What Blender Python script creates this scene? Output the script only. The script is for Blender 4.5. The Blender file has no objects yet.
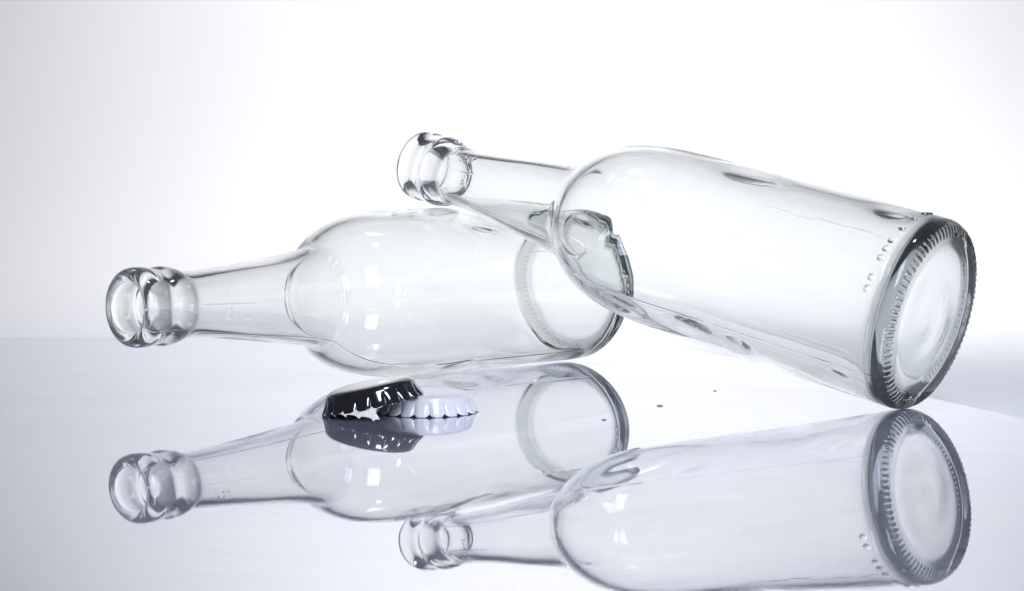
import bpy, math, random
import numpy as np
from mathutils import Vector, Matrix

random.seed(4)
sc = bpy.context.scene
col = sc.collection
MM = 0.001

# ------------------------------------------------------------------ camera
FPX, CAM_H, CAM_PITCH = 1870.33, 64.494, 0.048466
cam_d = bpy.data.cameras.new("camera")
cam = bpy.data.objects.new("camera", cam_d)
col.objects.link(cam)
cam.location = (0, 0, CAM_H * MM)
cam.rotation_euler = (math.pi / 2 - CAM_PITCH, 0, 0)
cam_d.sensor_width = 36
cam_d.lens = FPX / 1024 * 36
cam_d.clip_start = 0.01
cam_d.clip_end = 50
sc.camera = cam

# ------------------------------------------------------------------ render
sc.render.engine = "CYCLES"
cy = sc.cycles
cy.max_bounces = 40
cy.transmission_bounces = 40
cy.glossy_bounces = 24
cy.diffuse_bounces = 5
cy.transparent_max_bounces = 8
cy.caustics_reflective = True
cy.caustics_refractive = True
cy.blur_glossy = 0.3
cy.sample_clamp_indirect = 6
cy.use_denoising = True
sc.view_settings.view_transform = "Standard"
sc.view_settings.look = "None"
sc.view_settings.exposure = 0
sc.view_settings.gamma = 1

# ------------------------------------------------------------------ materials
def new_mat(name):
    m = bpy.data.materials.new(name)
    m.use_nodes = True
    nt = m.node_tree
    nt.nodes.clear()
    out = nt.nodes.new("ShaderNodeOutputMaterial")
    return m, nt, out

def principled(name, base, rough, metal=0.0, coat=0.0, ior=1.5, noise=0.0, bump=0.0, scale=200):
    m, nt, out = new_mat(name)
    p = nt.nodes.new("ShaderNodeBsdfPrincipled")
    p.inputs["Base Color"].default_value = (*base, 1)
    p.inputs["Roughness"].default_value = rough
    p.inputs["Metallic"].default_value = metal
    p.inputs["Coat Weight"].default_value = coat
    p.inputs["Coat Roughness"].default_value = 0.06
    p.inputs["IOR"].default_value = ior
    tc = nt.nodes.new("ShaderNodeTexCoord")
    n = nt.nodes.new("ShaderNodeTexNoise")
    n.inputs["Scale"].default_value = scale
    n.inputs["Detail"].default_value = 4
    nt.links.new(tc.outputs["Object"], n.inputs["Vector"])
    if noise:
        mr = nt.nodes.new("ShaderNodeMapRange")
        mr.inputs["To Min"].default_value = max(0.0, rough - noise)
        mr.inputs["To Max"].default_value = rough + noise
        nt.links.new(n.outputs["Fac"], mr.inputs["Value"])
        nt.links.new(mr.outputs["Result"], p.inputs["Roughness"])
    if bump:
        b = nt.nodes.new("ShaderNodeBump")
        b.inputs["Strength"].default_value = 1.0
        b.inputs["Distance"].default_value = bump
        nt.links.new(n.outputs["Fac"], b.inputs["Height"])
        nt.links.new(b.outputs["Normal"], p.inputs["Normal"])
    nt.links.new(p.outputs[0], out.inputs[0])
    return m

def glass_mat():
    m, nt, out = new_mat("clear_glass")
    g = nt.nodes.new("ShaderNodeBsdfGlass")
    g.distribution = "BECKMANN"
    g.inputs["Roughness"].default_value = 0.0
    g.inputs["IOR"].default_value = 1.5
    tc = nt.nodes.new("ShaderNodeTexCoord")
    n = nt.nodes.new("ShaderNodeTexNoise")
    n.inputs["Scale"].default_value = 30
    n.inputs["Detail"].default_value = 1.0
    nt.links.new(tc.outputs["Object"], n.inputs["Vector"])
    cr = nt.nodes.new("ShaderNodeValToRGB")
    cr.color_ramp.elements[0].color = (0.985, 0.993, 0.987, 1)
    cr.color_ramp.elements[1].color = (0.994, 0.997, 0.995, 1)
    nt.links.new(n.outputs["Fac"], cr.inputs[0])
    nt.links.new(cr.outputs[0], g.inputs["Color"])
    # a faint, streaky film of dust and dried water on the skin of the glass
    mp = nt.nodes.new("ShaderNodeMapping")
    mp.inputs["Scale"].default_value = (14, 55, 55)
    nt.links.new(tc.outputs["Object"], mp.inputs["Vector"])
    n2 = nt.nodes.new("ShaderNodeTexNoise")
    n2.inputs["Scale"].default_value = 1.0
    n2.inputs["Detail"].default_value = 6.0
    n2.inputs["Roughness"].default_value = 0.6
    n2.inputs["Distortion"].default_value = 0.8
    nt.links.new(mp.outputs[0], n2.inputs["Vector"])
    mr = nt.nodes.new("ShaderNodeMapRange")
    mr.inputs["From Min"].default_value = 0.42
    mr.inputs["From Max"].default_value = 0.75
    mr.inputs["To Min"].default_value = 0.0
    mr.inputs["To Max"].default_value = 0.032
    nt.links.new(n2.outputs["Fac"], mr.inputs["Value"])
    df = nt.nodes.new("ShaderNodeBsdfTranslucent")
    df.inputs["Color"].default_value = (0.8, 0.8, 0.8, 1)
    mx = nt.nodes.new("ShaderNodeMixShader")
    nt.links.new(mr.outputs["Result"], mx.inputs["Fac"])
    nt.links.new(g.outputs[0], mx.inputs[1])
    nt.links.new(df.outputs[0], mx.inputs[2])
    nt.links.new(mx.outputs[0], out.inputs[0])
    return m

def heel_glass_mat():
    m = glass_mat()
    m.name = "base_glass_painted_rim"
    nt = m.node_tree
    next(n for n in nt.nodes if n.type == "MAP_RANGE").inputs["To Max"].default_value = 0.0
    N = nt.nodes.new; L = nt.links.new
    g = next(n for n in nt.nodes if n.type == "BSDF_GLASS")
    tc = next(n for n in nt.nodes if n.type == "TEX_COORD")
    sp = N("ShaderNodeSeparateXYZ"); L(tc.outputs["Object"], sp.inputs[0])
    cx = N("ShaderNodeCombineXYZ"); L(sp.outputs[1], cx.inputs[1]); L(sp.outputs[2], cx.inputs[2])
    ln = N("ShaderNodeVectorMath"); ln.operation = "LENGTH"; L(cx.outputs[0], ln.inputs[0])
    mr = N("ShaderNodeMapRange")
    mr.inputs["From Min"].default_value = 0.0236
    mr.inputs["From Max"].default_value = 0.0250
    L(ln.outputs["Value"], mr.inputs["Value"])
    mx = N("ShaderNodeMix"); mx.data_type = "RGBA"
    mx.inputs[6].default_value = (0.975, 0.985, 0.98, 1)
    mx.inputs[7].default_value = (0.79, 0.81, 0.80, 1)  # rim darkened in colour, imitating light lost and bent in the thick corner
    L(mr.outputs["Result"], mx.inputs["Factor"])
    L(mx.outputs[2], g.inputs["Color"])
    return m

def acrylic_mat():
    """glossy white acrylic sheet: a sharp mirror coat over a faint blue-white body, finely scratched"""
    m, nt, out = new_mat("mirror_acrylic")
    N = nt.nodes.new
    L = nt.links.new
    gl = N("ShaderNodeBsdfGlossy")
    gl.inputs["Color"].default_value = (0.885, 0.89, 0.925, 1)
    gl.inputs["Roughness"].default_value = 0.0
    df = N("ShaderNodeBsdfDiffuse")
    df.inputs["Color"].default_value = (0.56, 0.58, 0.72, 1)
    mix = N("ShaderNodeMixShader")
    tc = N("ShaderNodeTexCoord")
    # fine wiping scratches, stretched along x
    mp = N("ShaderNodeMapping")
    mp.inputs["Rotation"].default_value = (0, 0, math.radians(4))
    mp.inputs["Scale"].default_value = (26, 80, 1)
    L(tc.outputs["Object"], mp.inputs["Vector"])
    n1 = N("ShaderNodeTexNoise")
    n1.inputs["Scale"].default_value = 1.6
    n1.inputs["Detail"].default_value = 7
    n1.inputs["Roughness"].default_value = 0.65
    n1.inputs["Distortion"].default_value = 1.6
    L(mp.outputs[0], n1.inputs["Vector"])
    n2 = N("ShaderNodeTexNoise")
    n2.inputs["Scale"].default_value = 14
    n2.inputs["Detail"].default_value = 5
    L(tc.outputs["Object"], n2.inputs["Vector"])
    ad = N("ShaderNodeMath"); ad.operation = "ADD"
    L(n1.outputs["Fac"], ad.inputs[0]); L(n2.outputs["Fac"], ad.inputs[1])
    mr = N("ShaderNodeMapRange")
    mr.inputs["From Min"].default_value = 0.6
    mr.inputs["From Max"].default_value = 1.4
    mr.inputs["To Min"].default_value = PLATE_MIX - 0.03
    mr.inputs["To Max"].default_value = PLATE_MIX + 0.03
    L(ad.outputs[0], mr.inputs["Value"])
    L(mr.outputs["Result"], mix.inputs["Fac"])
    bp = N("ShaderNodeBump")
    bp.inputs["Strength"].default_value = 0.10
    bp.inputs["Distance"].default_value = 0.00002
    L(n1.outputs["Fac"], bp.inputs["Height"])
    L(bp.outputs["Normal"], gl.inputs["Normal"])
    g2 = N("ShaderNodeBsdfGlossy")
    g2.inputs["Color"].default_value = (0.885, 0.89, 0.925, 1)
    g2.inputs["Roughness"].default_value = 0.14
    sm = N("ShaderNodeMapRange")
    sm.inputs["From Min"].default_value = 0.85
    sm.inputs["From Max"].default_value = 1.25
    sm.inputs["To Min"].default_value = 0.0
    sm.inputs["To Max"].default_value = 0.14
    L(ad.outputs[0], sm.inputs["Value"])
    gm = N("ShaderNodeMixShader")
    L(sm.outputs["Result"], gm.inputs["Fac"]); L(gl.outputs[0], gm.inputs[1]); L(g2.outputs[0], gm.inputs[2])
    L(gm.outputs[0], mix.inputs[1])
    L(df.outputs[0], mix.inputs[2])
    L(mix.outputs[0], out.inputs[0])
    return m

PLATE_MIX = 0.15
M_GLASS = glass_mat()
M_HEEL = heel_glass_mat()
M_PLATE = acrylic_mat()
M_PAPER = principled("white_paper", (0.80, 0.805, 0.83), 0.9, noise=0.05, scale=60)
M_BLACK = principled("black_enamel", (0.010, 0.010, 0.014), 0.10, coat=1.0, ior=2.1, noise=0.03, scale=400)
M_WHITE = principled("white_enamel", (0.77, 0.77, 0.81), 0.28, coat=0.5, noise=0.01, scale=400)
M_STEEL = principled("dark_tinplate", (0.10, 0.10, 0.12), 0.35, metal=0.8, noise=0.1, scale=500)
M_GRIT = principled("grey_grit", (0.36, 0.36, 0.37), 0.8, bump=0.0001, scale=3000)

# ------------------------------------------------------------------ ground shape (the sheet bows gently down towards the camera)
KC, Y0 = 1.08294e-4, 773.15
def ground(y):
    d = np.minimum(np.asarray(y, float) - Y0, 0)
    return -0.5 * KC * d * d
def ground_slope(y):
    return -KC * min(y - Y0, 0)

def link_mesh(name, verts, faces, mats, parent=None, smooth=True, normals=None):
    me = bpy.data.meshes.new(name)
    me.from_pydata([tuple(v) for v in verts], [], [tuple(f) for f in faces])
    for m in (mats if isinstance(mats, (list, tuple)) else [mats]):
        me.materials.append(m)
    if smooth:
        me.polygons.foreach_set("use_smooth", np.ones(len(me.polygons), dtype=bool))
    me.update()
    if normals is not None:
        me.normals_split_custom_set_from_vertices([tuple(n) for n in normals])
    o = bpy.data.objects.new(name, me)
    col.objects.link(o)
    if parent is not None:
        o.parent = parent
    return o

def empty(name, loc=(0, 0, 0)):
    o = bpy.data.objects.new(name, None)
    o.empty_display_size = 0.01
    o.location = loc
    col.objects.link(o)
    return o

# ------------------------------------------------------------------ setting: paper sweep and acrylic sheet
def build_backdrop():
    pts = []
    for y in np.linspace(300, 930, 50):
        pts.append((y, float(ground(y)) - 3.4))
    Rr, zc = 540.0, -3.4
    for a in np.linspace(0, math.pi / 2, 40)[1:]:
        pts.append((930 + Rr * math.sin(a), zc + Rr * (1 - math.cos(a))))
    for z in np.linspace(zc + Rr, 800, 10)[1:]:
        pts.append((930 + Rr, z))
    xs = np.linspace(-720, 720, 31)
    V = [(x * MM, y * MM, z * MM) for (y, z) in pts for x in xs]
    n = len(xs)
    F = [(i * n + j, i * n + j + 1, (i + 1) * n + j + 1, (i + 1) * n + j) for i in range(len(pts) - 1) for j in range(n - 1)]
    o = link_mesh("paper_backdrop", V, F, M_PAPER)
    sol = o.modifiers.new("thickness", "SOLIDIFY"); sol.thickness = 0.0006; sol.offset = -1
    o["kind"] = "structure"
    o["label"] = "white paper backdrop sweeping up behind the bottles"
    o["category"] = "backdrop"
    return o

def build_sheet():
    # outline: back edge, slanting right edge running forward, thickness 3 mm
    ys = np.linspace(285, 905, 90)
    top = []
    def right(y):
        return 65 + (880 - y) * 0.3133 if y < 880 else 65 - (y - 880) * 0.6
    rows = []
    for y in ys:
        rows.append([(-420 + (right(y) + 420) * t, y) for t in np.linspace(0, 1, 40)])
    n = 40
    V = []
    for dz in (0.0, -3.0):
        for r in rows:
            for (x, y) in r:
                V.append((x * MM, y * MM, (float(ground(y)) + dz) * MM))
    m = len(ys)
    off = m * n
    F = []
    for i in range(m - 1):
        for j in range(n - 1):
            a, b, c, d = i * n + j, i * n + j + 1, (i + 1) * n + j + 1, (i + 1) * n + j
            F.append((a, b, c, d)); F.append((off + d, off + c, off + b, off + a))
    rim = [(0, j) for j in range(n)] + [(i, n - 1) for i in range(1, m)] + [(m - 1, j) for j in range(n - 2, -1, -1)] + [(i, 0) for i in range(m - 2, 0, -1)]
    idx = [i * n + j for i, j in rim]
    base = len(V)
    for k in idx:
        V.append(V[k])
    for k in idx:
        V.append(V[off + k])
    q = len(idx)
    for k in range(q):
        k2 = (k + 1) % q
        F.append((base + k2, base + k, base + q + k, base + q + k2))
    o = link_mesh("acrylic_tabletop", V, F, M_PLATE)
    o["kind"] = "structure"
    o["label"] = "glossy white acrylic sheet mirroring the bottles and caps"
    o["category"] = "tabletop"
    return o

build_backdrop()
build_sheet()

# ------------------------------------------------------------------ the bottle (profile s along the axis from the base, r radius; millimetres)
BR = 31.8
BL = 225.4

def smooth_profile(ctrl, step, sub=None):
    """centripetal Catmull-Rom through control points, resampled by arc length"""
    P = np.array(ctrl, float)
    P = np.vstack([2 * P[0] - P[1], P, 2 * P[-1] - P[-2]])
    out = []
    for i in range(1, len(P) - 2):
        p0, p1, p2, p3 = P[i - 1:i + 3]
        t0 = 0; t1 = t0 + np.linalg.norm(p1 - p0) ** .5; t2 = t1 + np.linalg.norm(p2 - p1) ** .5; t3 = t2 + np.linalg.norm(p3 - p2) ** .5
        n = max(4, int(np.linalg.norm(p2 - p1) / 0.1))
        t = np.linspace(t1, t2, n, endpoint=False)[:, None]
        A1 = (t1 - t) / (t1 - t0) * p0 + (t - t0) / (t1 - t0) * p1
        A2 = (t2 - t) / (t2 - t1) * p1 + (t - t1) / (t2 - t1) * p2
        A3 = (t3 - t) / (t3 - t2) * p2 + (t - t2) / (t3 - t2) * p3
        B1 = (t2 - t) / (t2 - t0) * A1 + (t - t0) / (t2 - t0) * A2
        B2 = (t3 - t) / (t3 - t1) * A2 + (t - t1) / (t3 - t1) * A3
        out.append((t2 - t) / (t2 - t1) * B1 + (t - t1) / (t2 - t1) * B2)
    return np.vstack(out + [P[-2][None]])

def resample(P, stepf):
    d = np.r_[0, np.cumsum(np.linalg.norm(np.diff(P, axis=0), axis=1))]
    t = [0.0]
    while t[-1] < d[-1]:
        s = np.interp(t[-1], d, P[:, 0])
        t.append(t[-1] + stepf(s))
    t = np.array(t) * d[-1] / t[-1]
    return np.c_[np.interp(t, d, P[:, 0]), np.interp(t, d, P[:, 1])]

# outer skin from the middle of the punt, over the bearing ring, up the body to the lip
OUT_CTRL = [(2.72, 0.01), (2.71, 8), (2.70, 16), (2.66, 21.0), (2.58, 22.6), (2.42, 23.8), (2.27, 24.9), (2.2, 26.0), (2.45, 27.9), (3.2, 29.6),
            (4.4, 30.9), (6.0, 31.6), (8.0, 31.79), (20, 31.8), (50, 31.8), (80, 31.8), (101, 31.75), (111, 31.35), (119, 30.5),
            (126, 29.15), (132, 27.2), (137, 24.6), (140.6, 21.9), (143, 19.5), (144.8, 18.35), (147, 17.8), (152, 17.05), (161, 15.75),
            (174, 14.0), (186, 12.55), (195, 11.65), (200.2, 11.35), (201.6, 11.5), (202.8, 11.95), (204.2, 12.5), (206, 12.95), (208, 13.3),
            (210, 13.42), (211.6, 13.15), (213.0, 12.75), (214.4, 12.7), (215.8, 12.95), (217.2, 13.3), (219.0, 13.42), (221.0, 13.4),
            (222.6, 13.15), (223.8, 12.7), (224.7, 12.1), (225.2, 11.5), (225.4, 11.0)]
# inner skin from the lip back down to the thick bottom
IN_CTRL = [(225.4, 11.0), (225.25, 10.4), (224.85, 9.7), (224.3, 9.1), (223.7, 8.72), (222.8, 8.52), (220.5, 8.42), (214, 8.3), (205, 8.4), (198, 8.6), (186, 9.8), (174, 11.2), (161, 12.8), (152, 14.1),
           (147, 15.0), (143.6, 16.0), (140.6, 18.4), (137, 21.4), (132, 24.3), (126, 26.5), (119, 28.0), (111, 28.9), (101, 29.35), (80, 29.45),
           (50, 29.4), (24, 29.38), (14.5, 29.3), (11.4, 29.0), (9.4, 28.1), (8.2, 26.5), (7.6, 24.2), (7.35, 20), (7.25, 12), (7.2, 6), (7.2, 0.01)]

# the finish (lip, groove, collar) is a little shorter than a plain crown finish
def finish(c):
    return [(225.4 - (225.4 - s) * .9 if s > 199 else s - .0 if s < 190 else s + (s - 190) / 9 * 2.6, r) for s, r in c]
OUT_CTRL = finish(OUT_CTRL)
IN_CTRL = finish(IN_CTRL)

def build_bottle():
    NT = 960
    th = np.linspace(0, 2 * np.pi, NT, endpoint=False)
    thd = np.degrees(th)
    fo = lambda s: 0.28 if s < 16 else (0.45 if s > 186 else 1.1)
    fi = lambda s: 0.5 if (s < 20 or s > 186) else 1.2
    PO = resample(smooth_profile(OUT_CTRL, .1), fo)
    PI = resample(smooth_profile(IN_CTRL, .1), fi)
    cut_o = [int(np.argmin(np.abs(PO[:, 0] - 7.0) + 100 * (PO[:, 1] < 29))), int(np.argmin(np.abs(PO[:, 0] - 144.8))),
             int(np.argmin(np.abs(PO[:, 0] - 203.2))), int(np.argmin(np.abs(PO[:, 0] - 215.0)))]
    rng = np.random.RandomState(11)

    def wave(S, T, terms, seed):
        r = np.random.RandomState(seed)
        out = np.zeros(np.broadcast(S, T).shape)
        for k, ls, amp in terms:
            out += amp * np.cos(k * T + r.rand() * 6.28 + S / ls * 6.28 + 0.8 * np.sin(S / (ls * .6) + r.rand() * 6))
        return out

    def grid(P, inner):
        S = P[:, 0][:, None]; Rr = P[:, 1][:, None]; T = th[None, :]
        # profile normal
        d = np.gradient(P, axis=0)
        nrm = np.c_[-d[:, 1], d[:, 0]] / np.linalg.norm(d, axis=1)[:, None]   # (s, r) outward from glass for outer skin
        H = np.zeros((len(P), NT))
        TD = thd[None, :]
        if inner:
            env = np.clip((S - 18) / 20, 0, 1) * np.clip((222 - S) / 15, 0, 1)
            H += env * wave(S, T, [(1, 400, .16), (2, 160, .09), (3, 90, .05), (4, 210, .04), (5, 60, .02), (7, 45, .01)], 5)
            # thick spots where the gather ran unevenly
            for (s0, a0, ls, lw, h) in [(74, 106, 11, 4.6, .7), (21, 103, 6, 4, .75), (79, 230, 8, 4.2, .75), (61, 233, 6, 4, .35), (22, 232, 8, 5, .5), (108, 231, 9, 4.5, .45)]:
                w = ((TD - a0 + 180) % 360 - 180) * np.pi / 180 * Rr
                H += h * np.exp(-((S - s0) / ls) ** 2 - (w / lw) ** 2) * (S > 12)
            base = np.clip((22 - Rr) / 8, 0, 1) * np.clip(Rr / 9, 0, 1) ** 2 * (S < 20)
            H += base * wave(S + Rr, T, [(1, 30, .10), (2, 24, .06), (3, 40, .04)], 8)
        else:
            env = np.clip((S - 14) / 20, 0, 1) * np.clip((198 - S) / 15, 0, 1)
            H += env * wave(S, T, [(2, 300, .035), (3, 130, .02), (5, 70, .008)], 3)
            def angd(a):
                return (TD - a + 180) % 360 - 180
            # mould seams
            for a0, st in ((217, 1.0), (37, 0.2)):
                w = angd(a0) * np.pi / 180 * np.maximum(Rr, 1)
                H += st * np.where(S > 150, .12, .12) * np.exp(-(w / 0.24) ** 2) * np.clip((S - 6) / 4, 0, 1) * np.clip((203 - S) / 3, 0, 1)
            # row of code dots round the heel
            for (s0, a0) in [(12.5, 121.5), (12.5, 108), (12.5, 95.2), (12.5, 89), (12.9, 133), (12.9, 139.5), (12.9, 146), (12.9, 158.6), (12.9, 165.4)]:
                w = angd(a0) * np.pi / 180 * Rr
                q = ((S - s0) ** 2 + w ** 2) / 1.15 ** 2
                H += 0.55 * np.sqrt(np.clip(1 - q, 0, 1)) * (S > 5)
            # hairline flow mark running up the body
            w = angd(133 + 1.0 * np.sin(S / 6.1) + .7 * np.sin(S / 2.3 + 1) + .4 * np.sin(S / .9)) * np.pi / 180 * np.maximum(Rr, 1)
            H -= 0.13 * np.exp(-(w / .22) ** 2) * np.clip((S - 14) / 6, 0, 1) * np.clip((70 - S) / 25, 0, 1)
            # knurled bearing ring: short radial bars, some groups of them broken up
            face = (S < 5.5) & (Rr > 22.8)
            nb = 84
            ph = (T * nb / (2 * np.pi)) % 1.0
            bi = np.floor(T * nb / (2 * np.pi)).astype(int)
            rr = np.random.RandomState(2)
            lo = 26.7 + rr.rand(nb) * 0.6
            hi = 30.3 + rr.rand(nb) * 0.5
            amp = 0.20 + 0.08 * rr.rand(nb)
            brk = rr.rand(nb) < 0.25
            bar = np.clip(1 - ((ph - .5) / .30) ** 2, 0, 1)
            along = np.clip((Rr - lo[bi]) / .8, 0, 1) * np.clip((hi[bi] - Rr) / .8, 0, 1)
            gap = np.where(brk[bi], np.clip(np.abs(Rr - 27.8) / .6 - .3, 0, 1), 1)
            H += np.where(face, amp[bi] * bar * along * gap, 0)
            # stippled band just inside the ring
            # neck marks
            def stroke(x0, y0, x1, y1, wdt, h):
                # coordinates: x along -s from S0 (mm), y along circumference (mm)
                nonlocal H
                s0, a0 = 0.0, 0.0
                X = S; Y = angd(AREF) * np.pi / 180 * Rr
                ax, ay, bx, by = x0, y0, x1, y1
                L2 = (bx - ax) ** 2 + (by - ay) ** 2 + 1e-9
                t = np.clip(((X - ax) * (bx - ax) + (Y - ay) * (by - ay)) / L2, 0, 1)
                dd = np.sqrt((X - ax - t * (bx - ax)) ** 2 + (Y - ay - t * (by - ay)) ** 2)
                H += np.where((S > 150), h * np.exp(-(dd / wdt) ** 2), 0)
            AREF = 160
            def nline(s0, a0, s1, a1, w=.28, h=.16):
                r_ = 11.9
                x0, y0 = s0, (a0 - 20 - AREF) * np.pi / 180 * r_
                x1, y1 = s1, (a1 - 20 - AREF) * np.pi / 180 * r_
                stroke(x0, y0, x1, y1, w, h)
            # raised W with a short tick before it, and a small tear-shaped mark further round the neck
            nline(195.6, 146, 194.6, 161); nline(194.6, 161, 193.6, 150); nline(193.6, 150, 192.6, 161); nline(192.6, 161, 191.6, 146)
            nline(197.6, 149, 197.3, 160)
            nline(191.9, 202, 191.2, 188, .3, .22); nline(190.6, 202, 191.2, 188, .3, .22); nline(191.9, 203, 190.6, 203, .35, .2)
            nline(184.4, 206, 183.0, 206, .25, .12)
            nline(201.5, 179, 181, 181, .25, .13)                        # short seam on the neck
            # faint pressed figures on the punt
            m = (Rr < 17) & (S < 6)
            X = Rr * np.cos(T); Y = Rr * np.sin(T)
            for (cx, cy_, w, h) in [(3, 6, 2.2, .03), (-5, -3, 3.0, .03), (8, -7, 2.0, .02)]:
                q = np.sqrt((X - cx) ** 2 + (Y - cy_) ** 2)
                H += np.where(m, h * np.exp(-((q - w) / .5) ** 2), 0)
        Sg = S + nrm[:, 0][:, None] * H
        Rg = Rr + nrm[:, 1][:, None] * H
        return np.stack([Sg, Rg * np.cos(T), -Rg * np.sin(T)], -1).reshape(-1, 3) * MM

    VO = grid(PO, False)
    VI = grid(PI[1:], True)          # the first inner row is the last outer row
    V = np.vstack([VO, VI])
    NR = len(PO) + len(PI) - 1
    I, J = np.meshgrid(np.arange(NR - 1), np.arange(NT), indexing="ij")
    J2 = (J + 1) % NT
    F = np.stack([I * NT + J, I * NT + J2, (I + 1) * NT + J2, (I + 1) * NT + J], -1).reshape(-1, 4)
    Frow = I.reshape(-1)

    def mesh_np(name, V, F):
        me = bpy.data.meshes.new(name)
        me.vertices.add(len(V)); me.vertices.foreach_set("co", V.astype(np.float32).ravel())
        me.loops.add(F.size); me.loops.foreach_set("vertex_index", F.astype(np.int32).ravel())
        me.polygons.add(len(F))
        me.polygons.foreach_set("loop_start", np.arange(0, F.size, 4, dtype=np.int32))
        me.polygons.foreach_set("use_smooth", np.ones(len(F), dtype=bool))
        me.update(calc_edges=True)
        return me
    full = mesh_np("whole", V, F)
    nv = np.zeros(len(V) * 3, dtype=np.float32)
    full.vertex_normals.foreach_get("vector", nv)
    nv = nv.reshape(-1, 3)
    # normals must point out of the glass
    probe = int(np.argmin(np.abs(PO[:, 0] - 60))) * NT
    if nv[probe, 1] * V[probe, 1] + nv[probe, 2] * V[probe, 2] < 0:
        F = F[:, ::-1]; nv = -nv
    bpy.data.meshes.remove(full)

    # rows -> parts (open at the joints, which share their vertices and normals)
    nO = len(PO)
    rowS = np.r_[PO[:, 0], PI[1:, 0]]
    part = np.zeros(NR - 1, int)
    for i in range(NR - 1):
        if i < nO:
            part[i] = 0 if i < cut_o[0] else 1 if i < cut_o[1] else 2 if i < cut_o[2] else 3 if i < cut_o[3] else 4
        else:
            s = .5 * (rowS[i] + rowS[i + 1])
            part[i] = 4 if s > 215.0 else 3 if s > 203.2 else 2 if s > 144.8 else 1 if s > 11 else 0
    root = empty("glass_bottle")
    for k, nm in enumerate(["bottle_base", "bottle_body", "bottle_neck", "neck_collar", "mouth_lip"]):
        f = F[part[Frow] == k]
        u, inv = np.unique(f, return_inverse=True)
        me = mesh_np(nm, V[u], inv.reshape(-1, 4))
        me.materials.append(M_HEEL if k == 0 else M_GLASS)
        me.normals_split_custom_set_from_vertices(nv[u])
        o = bpy.data.objects.new(nm, me)
        col.objects.link(o); o.parent = root
    return root

def pose(o, base, axis, roll_deg):
    """local +x along the axis; angle theta in the plane e1 = axis x up, e2 = e1 x axis"""
    a = Vector(axis).normalized()
    e1 = a.cross(Vector((0, 0, 1))).normalized()
    e2 = e1.cross(a)
    # local (s, r cos t, r sin t): e1 for cos, e2 for sin is left-handed -> handled by the sign below
    c, s = math.cos(math.radians(roll_deg)), math.sin(math.radians(roll_deg))
    f1 = e1 * c + e2 * s
    f2 = -e1 * s + e2 * c
    M = Matrix(((a.x, f1.x, f2.x), (a.y, f1.y, f2.y), (a.z, f1.z, f2.z)))
    if M.determinant() < 0:
        M = Matrix(((a.x, f1.x, -f2.x), (a.y, f1.y, -f2.y), (a.z, f1.z, -f2.z)))
    o.matrix_world = Matrix.Translation(Vector(base) * MM) @ M.to_4x4()

# bottle lying on the sheet, mouth to the left
YAW1 = 0.806
c1, s1 = math.cos(YAW1), math.sin(YAW1)
B1 = (28.4, 778.5)
z_a, z_b = BR + float(ground(B1[1] - 15 * s1)) + .12, BR + float(ground(B1[1] - 95 * s1)) + .12
t1 = (z_b - z_a) / 80
A1 = Vector((-c1, -s1, t1)).normalized()
t1 -= 0.0065                                   # rests on the shoulder end of its body, the base a hair higher
A1 = Vector((-c1, -s1, t1)).normalized()
O1 = Vector((B1[0], B1[1], z_a + 0.0065 * 85 - 15 * (t1 + 0.0065)))
# bottle leaning with its neck across the first one
YAW2 = 0.65242
B2 = (136.932, 595.23)

def axis2(t):
    return Vector((-math.cos(YAW2) * math.cos(t), math.sin(YAW2) * math.cos(t), math.sin(t)))

def heel_z(t):
    """base centre height so that the heel just touches the sheet"""
    a = axis2(t); e1 = a.cross(Vector((0, 0, 1))).normalized(); e2 = e1.cross(a)
    best = 1e9
    for (s, r) in [(2.2, 25.9), (2.45, 27.9), (3.2, 29.6), (4.4, 30.9), (6.0, 31.6), (8.0, 31.79), (14, 31.8)]:
        for k in range(180, 361, 3):
            th = math.radians(k)
            P = a * s + (e1 * math.cos(th) + e2 * math.sin(th)) * r
            best = min(best, P.z - float(ground(B2[1] + P.y)))
    return -best + 0.05

def clearance(t):
    """smallest gap between the collar/neck of the leaning bottle and the lying body"""
    a = axis2(t); o = Vector((B2[0], B2[1], heel_z(t)))
    e1 = a.cross(Vector((0, 0, 1))).normalized(); e2 = e1.cross(a)
    best = 1e9
    for (s, r) in [(186, 12.55), (192, 12.0), (196, 11.6), (200, 11.4), (202.8, 12.0), (205.6, 12.5), (207.5, 12.95), (209.5, 13.3), (211.5, 13.42), (219.5, 13.42)]:
        for k in range(180, 361, 4):
            th = math.radians(k)
            P = o + a * s + (e1 * math.cos(th) + e2 * math.sin(th)) * r
            d = P - O1
            ax = d.dot(A1)
            if 5 < ax < 108:
                best = min(best, (d - A1 * ax).length - BR)
    return best

lo, hi = 0.15, 0.32
for _ in range(30):
    mid = .5 * (lo + hi)
    if clearance(mid) > 0.22:
        hi = mid
    else:
        lo = mid
T2 = hi
print("lean angle", T2, "clearance", clearance(T2), "heel", heel_z(T2))

bottle = build_bottle()
lean = bottle.copy(); col.objects.link(lean)
for ch in list(bottle.children):
    c = ch.copy(); col.objects.link(c); c.parent = lean
pose(bottle, O1, A1, 20)
pose(lean, (B2[0], B2[1], heel_z(T2)), axis2(T2), 0)
for o, lab in ((bottle, "clear glass bottle lying flat on its side behind the caps, open mouth towards the viewer"),
               (lean, "clear glass bottle leaning with its neck across the lying bottle, round base facing the viewer")):
    o["label"] = lab
    o["category"] = "bottle"
    o["group"] = "empty clear glass bottles"

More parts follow.
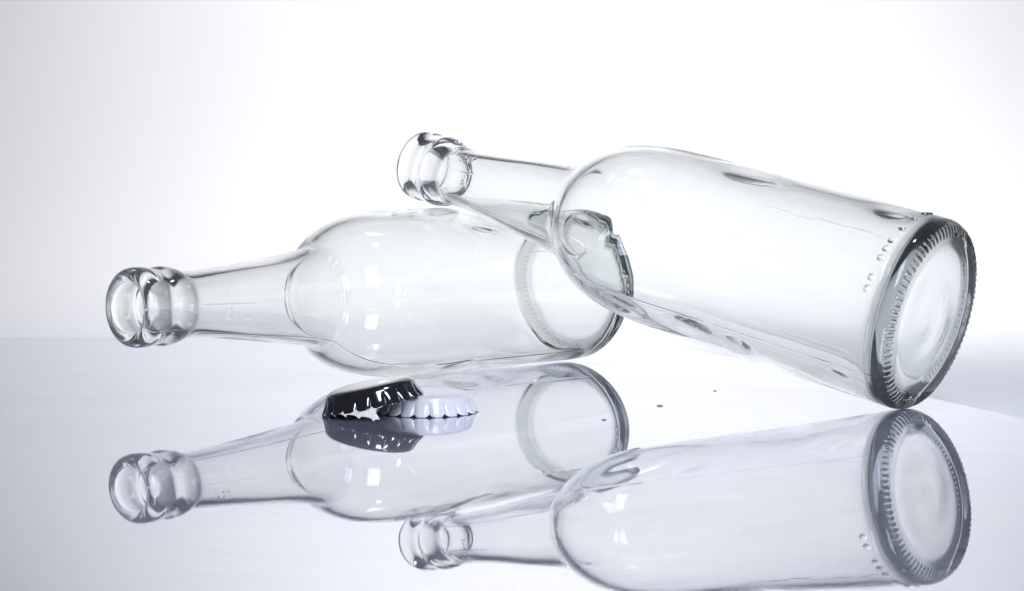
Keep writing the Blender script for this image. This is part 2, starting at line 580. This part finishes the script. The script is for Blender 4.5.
# ------------------------------------------------------------------ crown caps
def build_cap(mat):
    NT, NF = 840, 20
    th = np.linspace(0, 2 * np.pi, NT, endpoint=False)
    lobe = np.abs(np.sin(NF * th / 2))                       # wide rounded lobes, narrow valleys
    lobe = 1 - (1 - lobe) ** 1.9
    # outer skin (r, z): top centre -> shoulder -> skirt
    outer = [(0.01, 6.12), (4, 6.1), (8, 6.04), (10.0, 5.96), (11.2, 5.80), (12.1, 5.52), (12.8, 5.10), (13.2, 4.7), (13.38, 4.4)]
    t = np.linspace(0, 1, 18)[1:]
    rows = []
    for r, z in outer:
        rows.append((np.full(NT, r), np.full(NT, z)))
    ntop = 5
    def skirt(tt, off):
        rb = 13.38 + 0.55 * tt + 0.9 * tt ** 2
        amp = 1.35 * tt ** 1.3
        r = rb + amp * (lobe - 0.55) + off
        z = 4.4 * (1 - tt) + (1 - lobe) ** 1.2 * 0.75 * tt ** 2
        return r, z
    for tt in t:
        rows.append(skirt(tt, 0))
    nout = len(rows)
    for tt in t[::-1]:
        r, z = skirt(tt, -0.26); rows.append((r, z + (0.02 if tt == 1 else 0)))
    for r, z in outer[::-1]:
        rows.append((np.full(NT, max(r - 0.26, 0.01)), np.full(NT, z - 0.26)))
    V = np.vstack([np.c_[r * np.cos(th), r * np.sin(th), z] for r, z in rows]) * MM * 1.075
    NR = len(rows)
    I, J = np.meshgrid(np.arange(NR - 1), np.arange(NT), indexing="ij")
    J2 = (J + 1) % NT
    F = np.stack([I * NT + J, (I + 1) * NT + J, (I + 1) * NT + J2, I * NT + J2], -1).reshape(-1, 4)
    Fr = I.reshape(-1)
    tmp = bpy.data.meshes.new("tmp"); tmp.from_pydata(V.tolist(), [], F.tolist()); tmp.update()
    nv = np.zeros(len(V) * 3, dtype=np.float32); tmp.vertex_normals.foreach_get("vector", nv); nv = nv.reshape(-1, 3)
    bpy.data.meshes.remove(tmp)
    root = empty("bottle_cap")
    kt = len(rows) - 1 - ntop
    sel_top = (Fr < ntop) | (Fr >= kt)
    for nm, sel in (("cap_top", sel_top), ("crimped_skirt", ~sel_top)):
        f = F[sel]; fr = Fr[sel]
        u, inv = np.unique(f, return_inverse=True)
        o = link_mesh(nm, V[u].tolist(), inv.reshape(-1, 4).tolist(), [mat, M_STEEL], root, normals=nv[u].tolist())
        mi = (fr >= nout - 1).astype(np.int32)
        o.data.polygons.foreach_set("material_index", mi)
    return root

WX, WY = -27.2, 597.6
capw = build_cap(M_WHITE)
slope = math.atan(ground_slope(WY))
capw.location = (WX * MM, WY * MM, (float(ground(WY)) + .12) * MM)
capw.rotation_euler = (slope, 0, math.radians(5))
capw["label"] = "white crown cap lying flat on the mirror surface, partly under the black cap"
capw["category"] = "bottle cap"

capb = build_cap(M_BLACK)
BXL, BYC = -60.6, 589.0
tilt = math.radians(11.6)
capb.rotation_euler = (slope, -tilt, 0)
Rb = (Matrix.Rotation(-tilt, 4, 'Y')) @ Matrix.Rotation(slope, 4, 'X') @ Matrix.Rotation(math.radians(3), 4, 'Z')
cx = BXL + 16.9 * math.cos(tilt)
Mw = Matrix.Translation(Vector((cx, BYC, float(ground(BYC)) + 16.9 * math.sin(tilt) + .25)) * MM) @ Rb
capb.matrix_world = Mw
capb["label"] = "black crown cap tilted with its right edge resting on the white cap"
capb["category"] = "bottle cap"
for o in (capw, capb):
    o["group"] = "crown caps in front of the bottles"

# ------------------------------------------------------------------ specks of grit on the sheet
def on_sheet(u, v):
    """world point (mm) where the photo's pixel meets the bowed sheet"""
    el = CAM_PITCH + math.atan((v - 295.5) / FPX)
    y = 500.0
    for _ in range(60):
        y = (CAM_H - float(ground(y))) / math.tan(el)
    d = y * math.cos(CAM_PITCH) + (CAM_H - float(ground(y))) * math.sin(CAM_PITCH)
    return (u - 512) / FPX * d, y, float(ground(y))

def grit(u, v, w, lab):
    x, y, z = on_sheet(u, v)
    r = random.Random(int(u * 7 + v))
    V, F = [], []
    n = 10
    for i, (k, h) in enumerate([(0.8, 0.0), (1.0, 0.12), (0.75, 0.30), (0.3, 0.40)]):
        for j in range(n):
            a = j / n * 2 * math.pi
            q = k * w * (0.8 + 0.4 * r.random())
            V.append((q * math.cos(a) * MM, q * 1.3 * math.sin(a) * MM, (h * w * (0.9 + .2 * r.random()) + .02) * MM))
    for i in range(3):
        for j in range(n):
            F.append((i * n + j, i * n + (j + 1) % n, (i + 1) * n + (j + 1) % n, (i + 1) * n + j))
    F.append(tuple(range(3 * n, 4 * n))); F.append(tuple(range(n - 1, -1, -1)))
    o = link_mesh("grit_speck", V, F, M_GRIT)
    o.location = (x * MM, y * MM, z * MM)
    o["label"] = lab; o["category"] = "speck"; o["group"] = "specks of grit on the tabletop"

grit(660, 406, 1.0, "largest dark speck of grit, alone on the white tabletop between the two bottles' bases")
grit(715, 391, 0.55, "tiny dark speck of grit under the body of the leaning bottle")
grit(604, 420, 0.75, "small dark speck of grit within the lying bottle's reflected base")

# ------------------------------------------------------------------ light
w = bpy.data.worlds.new("World"); sc.world = w; w.use_nodes = True
bg = w.node_tree.nodes["Background"]
bg.inputs[0].default_value = (0.82, 0.86, 1.0, 1)
bg.inputs[1].default_value = 0.07

def aim(o, target):
    d = Vector(target) - o.location
    o.rotation_euler = d.to_track_quat("-Z", "Y").to_euler()

def area(name, loc, target, sx, sy, power, color=(1, 1, 1), spread=math.pi):
    l = bpy.data.lights.new(name, "AREA")
    l.shape = "RECTANGLE"; l.size = sx; l.size_y = sy; l.energy = power; l.color = color; l.spread = spread
    o = bpy.data.objects.new(name, l); col.objects.link(o); o.location = loc; aim(o, target)
    return o

def spot(name, loc, target, power, angle, blend=1.0, color=(1, 1, 1), radius=.05):
    l = bpy.data.lights.new(name, "SPOT")
    l.energy = power; l.spot_size = math.radians(angle); l.spot_blend = blend; l.color = color; l.shadow_soft_size = radius
    o = bpy.data.objects.new(name, l); col.objects.link(o); o.location = loc; aim(o, target)
    return o

spot("backdrop_lamp", (0.04, 0.86, 0.74), (0.05, 1.34, 0.16), 25, 110, 1.0, (1, .985, .965), .10)
spot("table_fill", (0.28, 0.50, 1.30), (0.19, 0.80, 0), 30, 56, 1.0, (.88, .91, 1.0), .06)  # added fill from above, to brighten the floor and lift the sheet
area("front_softbox", (0.17, 0.12, 0.36), (-.03, .60, .02), 0.18, .36, 2.6, (.78, .84, 1.0))
area("side_softbox", (0.62, 0.16, 0.12), (-.05, .68, .03), .05, .16, .35, (1, 1, 1))
